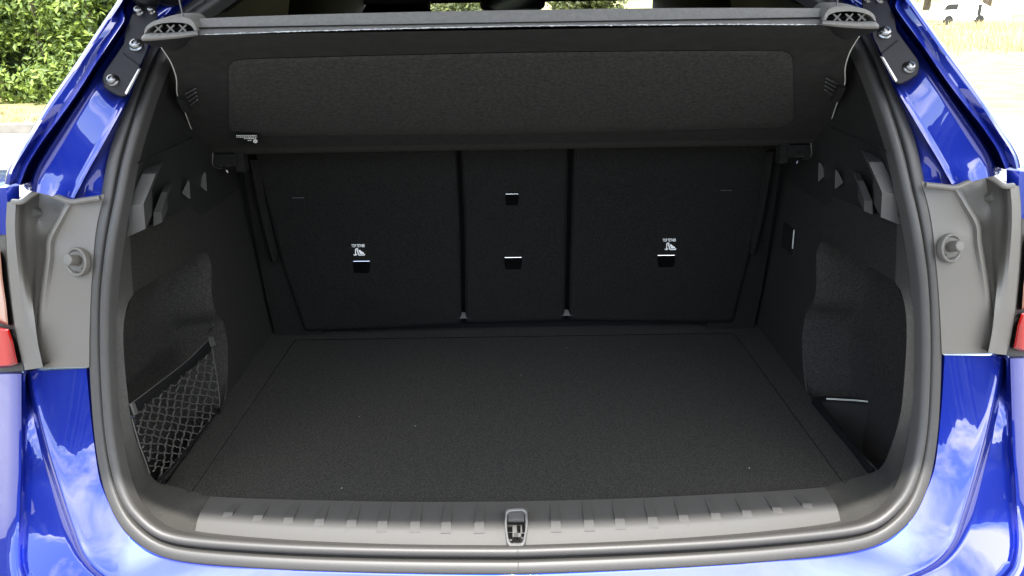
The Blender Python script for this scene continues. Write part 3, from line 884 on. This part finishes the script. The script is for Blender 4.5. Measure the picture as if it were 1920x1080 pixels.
# ================================================================== PARCEL SHELF (own thing)
shelf = empty('parcel_shelf', 'black parcel shelf hanging raised across the top of the boot', 'parcel shelf')
pn, pfh = on_y(963, 62, .085), on_y(963, 276, .49)
def on_sh(px, py, off=0.0):
    return on_f(px, py, lambda p: (p.z - shz(p.y)) - off, .6, 2.2)
ym = pn.y + .09; zm = pn.z - .32 * .09
def shz(y):
    a = pn.z - .32 * (y - pn.y); b = zm + (y - ym) * (pfh.z - zm) / (pfh.y - ym)
    k_ = .02                       # soft bend between the two slopes
    if y < ym - k_: return a
    if y > ym + k_: return b
    t = (y - ym + k_) / (2 * k_); return a * (1-t) + b * t
LE = [(296, 66), (303, 89), (312, 102), (322, 119), (331, 146), (333, 178), (344, 202), (364, 253), (380, 282), (391, 301)]
left3 = [on_sh(x, y) for x, y in LE]
NS = 60
edge = resample([Vector((p.x, p.y, p.z)) for p in left3], NS)
rows_ = []
for p in edge:
    rw = []
    for k in range(41):
        t = k / 40
        rw.append(Vector((p.x * (1 - 2*t), p.y, p.z)))
    rows_.append(rw)
# recessed centre panel and rolled far edge
kk = (pfh.z - pn.z) / (pfh.y - pn.y); nsh = Vector((0, kk, -1)).normalized()   # out of the underside
def sst(a, b, x):
    t = min(1, max(0, (x - a) / (b - a))); return t*t*(3-2*t)
for i, rw in enumerate(rows_):
    s = i / (NS - 1)
    for k, p in enumerate(rw):
        xx = abs(p.x)
        inx = 1 - sst(.365, .39, xx)
        uu = min(1, max(0, (s - .17) / .67))
        ins = sst(.17, .24, s) * (1 - sst(.74, .84, s))
        roll = sst(.93, 1.0, s)
        rw[k] = p - nsh * (.012 * roll) + nsh * .0005
up_rows = [[p - nsh * (.010 + .024 * sst(.02, .18, i / (NS - 1))) for p in rw] for i, rw in enumerate(rows_)]
mb = MB(); mb.grid(rows_)
us = mb.build('shelf_underside', FELT_SHADE, shelf, auto=60)  # darker tone paints the border's shade
us.data.materials.append(FELT_ROLL)
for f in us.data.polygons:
    if f.index // 40 / (NS - 1) > .87: f.material_index = 1  # lighter tone paints the light on the rolled far edge
# shallow soft-cornered panel; its lighter felt paints in the better-lit recess
inl = []
for v in [k / 30 for k in range(31)]:
    cr1 = max(0.0, (.13 - v) / .13); cr2 = max(0.0, (v - .84) / .16)
    xl = 429 + 20 * (1 - math.sqrt(max(0, 1 - cr1 * cr1))) + 34 * (1 - math.sqrt(max(0, 1 - cr2 * cr2)))
    hr = []
    for q in range(33):
        t = q / 32
        x = xl + (966 - xl) * t
        y0, y1 = 112 - 13 * t ** .8, 255 - 4 * t
        eb = min(1.0, min(v, 1 - v, t * 3.2) / .05)
        hr.append(on_sh(x, y0 + (y1 - y0) * v, -.0030 - .0035 * math.sqrt(eb)))
    hr[-1].x = 0
    inl.append(hr + [mir(p) for p in reversed(hr)][1:])
MB().grid(inl).build('lit_recess_panel', FELT_LIT, shelf, auto=60)
mb = MB(); mb.grid(up_rows)
mb.grid([rows_[-1], up_rows[-1]])
mb.grid([[r_[0] for r_ in rows_], [r_[0] for r_ in up_rows]]); mb.grid([[r_[-1] for r_ in rows_], [r_[-1] for r_ in up_rows]])
mb.build('shelf_board', PLASTIC, shelf, auto=40)
# frayed side edge
for s in (1, -1):
    mb = MB(); mb.tube([Vector((p.x*s, p.y - .001, p.z)) for p in resample(left3[1:], 50)], .0008, 5)
    mb.build('board_edge', LIGHTG, shelf)
# rear edge band
yn = pn.y - .006
tl_ = [(366, 35), (520, 29), (740, 23), (963, 19)]
bl_ = [(366, 66), (520, 60), (740, 54), (963, 49)]
T3 = [on_y(p.x, p.y, yn + .012) for p in resample([(x, y, 0) for x, y in tl_], 24)]
B3 = [on_y(p.x, p.y, yn - .002) for p in resample([(x, y, 0) for x, y in bl_], 24)]
T3[-1].x = 0; B3[-1].x = 0
band = [[p + Vector((0, .05, -.012)) for p in T3], [p + Vector((0, .010, -.002)) for p in T3], T3, [a.lerp(b, .5) + Vector((0, -.0015, 0)) for a, b in zip(T3, B3)], [a.lerp(b, .9) for a, b in zip(T3, B3)], [a.lerp(b, .985) for a, b in zip(T3, B3)], B3, [p + Vector((0, .004, -.0015)) for p in B3], [p + Vector((0, .03, .004)) for p in B3]]
full = [r_ + [mir(p) for p in reversed(r_)][1:] for r_ in band]
BANDM = mat('shelf_edge_cloth', (.128, .123, .110), rough=.75, bump=.3, bscale=900, var=.1, vscale=200)
bandO = MB().grid(full).build('rear_edge_band', BANDM, shelf, auto=50)
rr = random.Random(4)
ep = full[6]
mb = MB()
for i in range(len(ep) - 1):
    n = 6
    for q in range(n):
        a = ep[i].lerp(ep[i+1], q/n); b = ep[i].lerp(ep[i+1], (q + rr.uniform(.5, 1.05))/n)
        mb.tube([a + Vector((0, -.0012, rr.uniform(-.0004, .0003))), b + Vector((0, -.0012, rr.uniform(-.0004, .0003)))], rr.uniform(.0003, .0008), 5)
st = mb.build('edge_stitching', SILVER, bandO); st['kind'] = 'stuff'
# end grips
def YP(x, y, d=0.0): return on_y(x, y, yn - .012 + d)
lower = [(369, 58), (371, 66), (345, 71), (324, 73), (295, 75), (275, 77), (267, 76), (265, 71), (270, 63), (300, 62), (340, 59)]
upper_o = [(270, 63), (272, 52), (284, 41), (304, 35), (330, 32), (353, 34), (362, 41), (369, 58)]
upper_i = [(273, 62), (277, 55), (288, 48), (305, 43.5), (328, 42), (348, 44), (359, 49), (364, 57.5)]
mb = MB()
A = [YP(p.x, p.y) for p in resample([(x, y, 0) for x, y in upper_o], 30)]
Bi = [YP(p.x, p.y) for p in resample([(x, y, 0) for x, y in upper_i], 30)]
mb.grid([[p + Vector((0, .045, .004)) for p in A], [p + Vector((0, .004, 0)) for p in A], [p + Vector((0, .0005, -.0003)) for p in A], Bi, [p + Vector((0, .035, 0)) for p in Bi]])
gripL, gripR = both(mb, 'shelf_grip', BANDM, shelf, auto=50)
# rounded bar under the opening
bar_t = resample([(265, 70, 0), (272, 63, 0), (300, 62, 0), (340, 59.5, 0), (370, 57.5, 0)], 24)
bar_b = resample([(266, 77, 0), (280, 77, 0), (310, 74.5, 0), (340, 71.5, 0), (371, 67, 0)], 24)
rws = []
for t, d in ((0, .03), (0, .003), (.15, -.003), (.4, -.007), (.65, -.007), (.9, -.002), (1, .004), (1.02, .03)):
    rws.append([YP(a.lerp(b, t).x, a.lerp(b, t).y, d) for a, b in zip(bar_t, bar_b)])
mb = MB(); mb.grid(rws); 
both(mb, 'grip_bar', BANDM, (gripL, gripR), auto=70)
mb = MB(); mb.add([YP(x, y, .03) for x, y in [(272, 63), (276, 52), (300, 41), (330, 40), (356, 44), (366, 60)]], [(0, 1, 2, 3, 4, 5)])
both(mb, 'grip_hollow', DARK, (gripL, gripR))
for cxx in (297, 320, 343):
    mb = MB()
    yy = 53 - (cxx - 297) * .02
    for s in (-1, 1):
        mb.tube([YP(cxx - 7*s, yy - 6, .006), YP(cxx + 7*s, yy + 8, .006)], .0012, 6)
    both(mb, 'cross_rib', BANDM, (gripL, gripR))
# tapered underside of the grip
mb = MB(); a = [(266, 77), (275, 83), (290, 87), (304, 89), (330, 95), (371, 67)]
b = [(266, 77), (280, 77), (300, 75.5), (320, 74), (345, 71), (371, 67)]
ra = [on_y(p.x, p.y, yn + .03) for p in resample([(x, y, 0) for x, y in a], 20)]; rb = [YP(p.x, p.y, .002) for p in resample([(x, y, 0) for x, y in b], 20)]
mb.grid([rb, [p.lerp(q, .5) + Vector((0, 0, -.001)) for p, q in zip(rb, ra)], ra])
both(mb, 'grip_underside', DARK, (gripL, gripR))
# cords up to the tailgate
mb = MB(); mb.tube([YP(344, 34, .01), YP(340, 16, .02), YP(336, -2, .03), YP(330, -40, .05), on_y(318, -160, .22)], .0011, 6)
both(mb, 'lifting_cord', DGR, shelf)
# side clips with fins, and the pivot pins
for dy_ in (0, 7, 14, 21):
    mb = MB(); mb.tube([on_sh(348 + dy_*.38, 176 + dy_, -.002), on_sh(366 + dy_*.2, 166 + dy_, -.006)], .0014, 6)
    both(mb, 'clip_fin', DGR, shelf)
mb = MB(); mb.prism([on_sh(333, 180, -.001), on_sh(347, 180, -.001), on_sh(360, 205, -.001), on_sh(346, 206, -.001)], Vector((0, -.006, -.004)))
both(mb, 'side_clip', PLASTIC, shelf)
yp_ = pfh.y - .02
mb = MB(); mb.box(on_y(424, 298, yp_ + .03), (.048, .03, .022))
mb.box(on_y(453, 300, yp_ + .03), (.016, .022, .040))
pvL, pvR = both(mb, 'pivot_bracket', CARPET_SEAT, shelf, smooth=False)
mb = MB(); mb.tube([on_y(412, 311, yp_ - .02), on_y(432, 310.5, yp_ - .02)], .0010, 6); mb.tube([on_y(399, 286, yp_ - .02), on_y(398, 306, yp_ - .02), on_y(402, 314, yp_ - .02), on_y(416, 316, yp_ - .02)], .0009, 6); mb.tube([on_y(424, 319, yp_ - .02), on_y(427, 324, yp_ - .02)], .0018, 6)
both(mb, 'pivot_pin', BOLT, (pvL, pvR))
# printed sticker
stk = [(440, 252), (485, 253), (489, 258), (489, 270), (448, 272)]
pl3 = [on_sh(x, y, -.012) for x, y in stk]
mb = MB(); mb.prism(pl3, Vector((0, .0, .001)))
stick = mb.build('sticker', DARK, shelf, smooth=False)
rr = random.Random(7); mb = MB()
for y, x0, x1 in ((254.2, 443, 481), (257.0, 443.5, 482), (259.8, 457.5, 480.5), (263.2, 464.5, 472.5)):
    x = x0
    while x < x1:
        L = rr.uniform(1.2, 3.4)
        mb.add([on_sh(x, y - .75, -.0132), on_sh(min(x + L, x1), y - .75, -.0132), on_sh(min(x + L, x1), y + .75, -.0132), on_sh(x, y + .75, -.0132)], [(0, 1, 2, 3)])
        x += L + rr.uniform(.5, 1.5)
pr = mb.build('small_print', WHITE, stick, smooth=False)
mb = MB(); mb.add([on_sh(478.8 + 4.3*math.cos(a), 264.8 + 3.5*math.sin(a), -.0132) for a in [2*math.pi*k/20 for k in range(20)]], [tuple(range(20))])
mb.build('round_emblem', WHITE, stick, smooth=False)
mb = MB()
mb.add([on_sh(x, y, -.0140) for x, y in [(478.9, 264.6), (480.6, 263.0), (481, 264.2), (479.4, 265)]], [(0, 1, 2, 3)])
mb.add([on_sh(x, y, -.0140) for x, y in [(478.4, 265), (476.9, 266.3), (476.9, 265.2), (478, 264.4)]], [(0, 1, 2, 3)])
mb.build('emblem_mark', DARK, stick, smooth=False)

# ================================================================== LUGGAGE NET (own thing)
net = empty('luggage_net', 'black mesh luggage net stretched across the side storage pocket', 'luggage net')
NXW = WX + .004
def NP(x, y, o=0.0): return on_x(x, y, NXW + o)
poly = [(252, 772), (300, 735), (350, 695), (397, 652), (404, 690), (411, 766), (380, 805), (345, 850), (306, 896), (283, 880), (268, 838), (257, 800)]
def clip_line(p, d):
    ts = []
    n = len(poly)
    for i in range(n):
        a, b = poly[i], poly[(i+1) % n]
        ex, ey = b[0]-a[0], b[1]-a[1]
        den = d[0]*ey - d[1]*ex
        if abs(den) < 1e-9: continue
        t = ((a[0]-p[0])*ey - (a[1]-p[1])*ex) / den
        s = ((a[0]-p[0])*d[1] - (a[1]-p[1])*d[0]) / den
        if 0 <= s <= 1: ts.append(t)
    ts.sort()
    return (ts[0], ts[-1]) if len(ts) >= 2 else None
rr = random.Random(11)
def strand(p, d, r_, ph):
    c = clip_line(p, d)
    if not c or c[1] - c[0] < 6: return
    n = max(3, int((c[1]-c[0]) / 5)); pts = []
    for k in range(n + 1):
        t = c[0] + (c[1]-c[0]) * k / n
        sag = math.sin(math.pi * k / n) * -.010
        wob = math.sin(t * .42 + ph) * 1.3 + math.sin(t * .07 + ph * 2.3) * 1.6
        pts.append(NP(p[0] + d[0]*t - d[1]*wob, p[1] + d[1]*t + d[0]*wob, sag + .0012*math.sin(t*.42 + ph)))
    m_ = MB(); m_.tube(pts, r_, 5)
    m_.build('cord', NETM, net)
for k in range(18): strand((330, 650 + k*14.4), (.993, .118), .0010, k * 1.9)
for k in range(17): strand((238 + k*14.2, 780), (-.20, .98), .0015, k * 2.6)
# elastic hem along the top
ht = resample([(243, 759, 0), (300, 716, 0), (350, 677, 0), (394, 634, 0)], 20); hb = resample([(253, 777, 0), (303, 737, 0), (352, 698, 0), (398, 656, 0)], 20)
mb = MB(); mb.grid([[NP(p.x, p.y, .0) for p in ht], [NP((p.x+q.x)/2, (p.y+q.y)/2, .004) for p, q in zip(ht, hb)], [NP(q.x, q.y, 0) for q in hb]])
mb.build('hem', HEM, net)
mb = MB(); mb.tube([NP(p.x, p.y, .001) for p in ht], .0008, 6)
mb.build('hem_edge', NETM, net)
mb = MB(); mb.tube([NP(x, y, .002) for x, y in [(397, 652), (404, 690), (409, 725), (412, 752), (411, 768)]], .0011, 6)
mb.build('side_cord', NETM, net)
mb = MB(); mb.tube([NP(x, y, .002) for x, y in [(248, 785), (253, 805), (262, 835), (272, 862), (281, 888)]], .0011, 6)
mb.build('side_cord', NETM, net)
mb = MB(); mb.tube([NP(p[0], p[1], .001) for p in [(411, 768), (385, 800), (345, 850), (305, 897)]], .0018, 6)
mb.build('bottom_cord', HEM, net)
mb = MB(); mb.tube([NP(398, 599, .006), NP(399.5, 606, .008), NP(399, 614, .008), NP(395, 618, .007), NP(392.5, 624, .006), NP(392.5, 629, .006)], .0021, 8)
mb.build('hook', GLOSSB, net)
mb = MB(); mb.prism([NP(390, 632, .003), NP(397, 631, .003), NP(402, 647, .003), NP(394, 650, .003)], Vector((.003, 0, 0)))
mb.build('strap', NETM, net, smooth=False)
mb = MB(); mb.prism([NP(243, 757, .003), NP(249, 755, .003), NP(256, 775, .003), NP(250, 778, .003)], Vector((.003, 0, 0)))
mb.build('strap', NETM, net, smooth=False)
for x, y in ((252, 786), (408, 768), (303, 899)):
    mb = MB(); mb.tube([NP(x - 5, y - 4, .004), NP(x, y - 5, .009), NP(x + 5, y, .009), NP(x + 3, y + 6, .005)], .0026, 8)
    mb.build('hook', GLOSSB, net)

# ================================================================== BEYOND THE CAR
def leaf_mat(name, c):
    m = mat(name, c, rough=.6)
    nt = m.node_tree; n, l = nt.nodes, nt.links; b = n['Principled BSDF']
    gi = n.new('ShaderNodeNewGeometry'); r = n.new('ShaderNodeValToRGB')
    r.color_ramp.elements[0].color = (c[0]*.55, c[1]*.55, c[2]*.6, 1)
    r.color_ramp.elements[1].color = (c[0]*1.9, c[1]*1.5, c[2]*1.1, 1)
    l.new(gi.outputs['Random Per Island'], r.inputs[0]); l.new(r.outputs['Color'], b.inputs['Base Color'])
    tr = n.new('ShaderNodeBsdfTranslucent'); l.new(r.outputs['Color'], tr.inputs['Color'])
    ms = n.new('ShaderNodeMixShader'); ms.inputs[0].default_value = .3
    l.new(b.outputs[0], ms.inputs[1]); l.new(tr.outputs[0], ms.inputs[2]); l.new(ms.outputs[0], n['Material Output'].inputs[0])
    return m
LEAF = leaf_mat('hedge_leaf', (.095, .165, .030))
LEAF2 = leaf_mat('tree_leaf', (.05, .075, .022))
BARK = mat('bark', (.08, .06, .04), rough=.9, var=.3, vscale=12)
def leaves(clumps, n, size, seed):
    q = random.Random(seed); V, F = [], []
    tot = sum(c[3]**2 for c in clumps)
    for (cx, cy_, cz_, r_) in clumps:
        for _ in range(int(n * r_**2 / tot)):
            d = Vector((q.gauss(0, 1), q.gauss(0, 1), q.gauss(0, 1))).normalized() * (r_ * q.uniform(.55, 1.08))
            c = Vector((cx, cy_, cz_)) + d
            nrm = (d.normalized() + Vector((q.gauss(0, .5), q.gauss(0, .5), q.gauss(.3, .5)))).normalized()
            t = nrm.orthogonal().normalized(); t = (Matrix.Rotation(q.uniform(0, 6.28), 3, nrm) @ t); b = nrm.cross(t)
            s = size * q.uniform(.6, 1.3); i = len(V)
            V += [c - t*s, c + b*s*.42 + nrm*s*.12, c + t*s, c - b*s*.42 + nrm*s*.12]
            F += [(i, i+1, i+2), (i, i+2, i+3)]
    return V, F
rr = random.Random(3)
# hedge beside the road, on the left
hedge = empty('hedge', 'sunlit leafy green hedge behind the road verge', 'hedge')
HC = []
for k in range(70):
    x = rr.uniform(-11.5, -3.9); z = rr.uniform(.2, 3.4)
    HC.append((x, 12.4 + rr.uniform(-.35, .6) + .18*z, z, rr.uniform(.35, .75)))
for k in range(24):
    HC.append((-11.5 + k*.33, 12.0 + rr.uniform(-.2, .2), rr.uniform(.1, .3), rr.uniform(.25, .4)))
V, F = leaves(HC, 42000, .062, 5)
o = obj('foliage', V, F, LEAF, hedge, smooth=False); o['kind'] = 'stuff'
mb = MB()
for k in range(9):
    x = -11 + k * .85
    mb.tube([(x, 12.7, 0), (x + rr.uniform(-.1, .1), 12.7, 1.2), (x + rr.uniform(-.3, .3), 12.8, 2.8)], [.05, .04, .02], 7)
mb.build('stems', BARK, hedge)
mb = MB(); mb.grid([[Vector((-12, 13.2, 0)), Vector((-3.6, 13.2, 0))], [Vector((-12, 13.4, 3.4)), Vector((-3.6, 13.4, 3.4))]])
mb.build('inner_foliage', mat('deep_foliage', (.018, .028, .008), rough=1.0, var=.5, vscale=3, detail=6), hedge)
# kerb
mb = MB(); mb.box((-10, 8.9, .05), (24, .16, .10)); 
tag(mb.build('kerb', KERB, None, smooth=False), 'grey kerb edging the road verge below the hedge', 'kerb', kind='structure')

def tree(name, label, x, y, h, r_, seed, n=5000, size=.16):
    q = random.Random(seed)
    t = empty(name, label, 'tree')
    m_ = MB(); m_.tube([(x, y, -.05), (x + .05, y, h*.35), (x - .05, y + .1, h*.75)], [r_*.10, r_*.07, r_*.03], 8)
    for k in range(5):
        a = q.uniform(0, 6.28); m_.tube([(x, y, h*(.3 + .07*k)), (x + math.cos(a)*r_*.6, y + math.sin(a)*r_*.6, h*(.5 + .08*k))], [r_*.04, r_*.015], 6)
    m_.build('trunk', BARK, t)
    cl = [(x + q.uniform(-.7, .7)*r_, y + q.uniform(-.7, .7)*r_, h*q.uniform(.12, .95), r_*q.uniform(.28, .5)) for _ in range(22)]
    V, F = leaves(cl, n, size, seed + 1)
    obj('crown', V, F, LEAF2, t, smooth=False)
    return t
def far_x(px, py, y): return on_y(px, py, y).x
tree('roadside_tree', 'dark green tree left of the white vehicle', far_x(1738, 10, 66), 66, 7, 3.0, 21)
tree('roadside_tree', 'green tree rising behind the roof of the white vehicle', far_x(1855, -20, 78), 78, 9, 4.2, 31)
tree('roadside_tree', 'pale green bush seen through the windscreen beside the mirror', far_x(1090, 10, 30), 30, 1.9, 1.5, 41, 6000, .10)
tree('roadside_tree', 'low bright bush seen through the windscreen left of the mirror', far_x(850, 10, 32), 32, 1.7, 1.8, 51, 6000, .10)

# white parked vehicle, far right
van = empty('white_vehicle', 'white vehicle parked far behind the dry grass', 'vehicle')
VW = mat('white_car_paint', (.80, .80, .78), rough=.3, coat=1.0)
VY = 60.0
VZ = -.95
vx0, vx1 = far_x(1762, 20, VY), far_x(1880, 20, VY)
prof_v = [(vx0, .35), (vx0 - .05, .8), (vx0 + .12, 1.05), (vx0 + .35, 1.42), (vx0 + .6, 1.56), (vx0 + 2.3, 1.60), (vx0 + 3.0, 1.50), (vx0 + 3.8, 1.08), (vx1 + .6, .95), (vx1 + .7, .5), (vx1 + .65, .3)]
mb = MB(); mb.prism([Vector((x, VY, z + VZ)) for x, z in prof_v], Vector((0, 1.75, 0)))
mb.build('body', VW, van, smooth=False)
def vwin(pts):
    m_ = MB(); m_.prism([Vector((vx0 + a, VY - .012, z + VZ)) for a, z in pts], Vector((0, .02, 0))); m_.build('window', PLASTIC, van, smooth=False)
vwin([(.30, 1.02), (.45, 1.33), (.66, 1.42), (1.3, 1.43), (1.26, 1.06)])
vwin([(2.75, .62), (2.75, 1.38), (3.0, 1.36), (3.0, .62)])
for a in (.75, 3.0):
    mb = MB(); mb.lathe((vx0 + a, VY - .02, .33 + VZ), (0, 1, 0), [(.0, 0), (.2, 0), (.31, .0), (.33, .03), (.33, .2)], 20)
    mb.build('wheel', PLASTIC, van)

# dry grass tussocks on the verge, right and left
DRY = leaf_mat('dry_grass', (.36, .345, .21))
def tussocks(name, spots, seed):
    q = random.Random(seed); V, F = [], []
    for (x, y, r_, h, n) in spots:
        for _ in range(n):
            a = q.uniform(0, 6.28); d = r_ * q.random()**.5
            p = Vector((x + math.cos(a)*d, y + math.sin(a)*d, -.95 if y > 33 else 0)); t = Vector((q.gauss(0, .25), q.gauss(0, .25), 1)) * h * q.uniform(.5, 1.1); wv = Vector((q.uniform(-1, 1), q.uniform(-1, 1), 0)).normalized() * .012 * (1 + y*.02)
            i = len(V); V += [p - wv, p + wv, p + t*.6 + wv*.6, p + t]
            F += [(i, i+1, i+2), (i, i+2, i+3)]
    o_ = obj(name, V, F, DRY, None, smooth=False); o_['kind'] = 'stuff'
    return o_
sp_ = []
for k in range(60):
    y = rr.uniform(19, 26); sp_.append((far_x(rr.uniform(1740, 1940), 50, y), y, .5, .22, 22))
for k in range(40):
    y = rr.uniform(44, 56); sp_.append((far_x(rr.uniform(1735, 1930), 50, y), y, .9, .55, 35))
for k in range(50):
    sp_.append((rr.uniform(-9, -5), rr.uniform(9.2, 11.6), .3, .06, 50))
tag(tussocks('grass', sp_, 9), 'dry yellow grass on the sunlit verge', 'grass')

# trees round the open side of the road (seen only as reflections in the paint)
TL = mat('treeline_leaf', (.030, .042, .014), rough=1.0, var=.5, vscale=.9, detail=8)
rr = random.Random(17)
mb = MB(); rws = []
hts = [0.0]
for k in range(181):
    a = R(-128 + 256 * k / 180)          # around the rear half-circle
    d = 21 + 2.5*math.sin(k*.21) + rr.uniform(-.6, .6)
    h = 4.3 + .5*math.sin(k*.33 + 1) + .5*math.sin(k*.13) + rr.uniform(-.25, .25)
    x, y = math.sin(a)*d, -math.cos(a)*d
    rws.append([Vector((x*f, y*f, z)) for f, z in ((1.0, 0), (.96, h*.3), (.98, h*.6), (1.01, h*.85), (1.04, h))])
mb.grid(rws)
o = mb.build('treeline', TL, None, smooth=False)
tag(o, 'dark belt of trees round the far side of the road', 'treeline', kind='stuff')

# lint on the boot floor
rr = random.Random(23); mb = MB()
for k in range(7):
    x, y = rr.uniform(-.47, .47), rr.uniform(.10, .66)
    L = rr.choice([.0004, .0005, .0006, .0008]); a = rr.uniform(0, 6.28)
    d = Vector((math.cos(a), math.sin(a), 0)) * L; n_ = Vector((-d.y, d.x, 0)) * .5
    c = Vector((x, y, SILL + FZ + .0012))
    mb.add([c - d - n_, c + d - n_, c + d + n_, c - d + n_, c + Vector((0, 0, .0006))], [(0, 1, 4), (1, 2, 4), (2, 3, 4), (3, 0, 4)])
o = mb.build('lint', WHITE, None, smooth=False)
tag(o, 'pale specks of lint scattered on the boot floor', 'lint', kind='stuff')
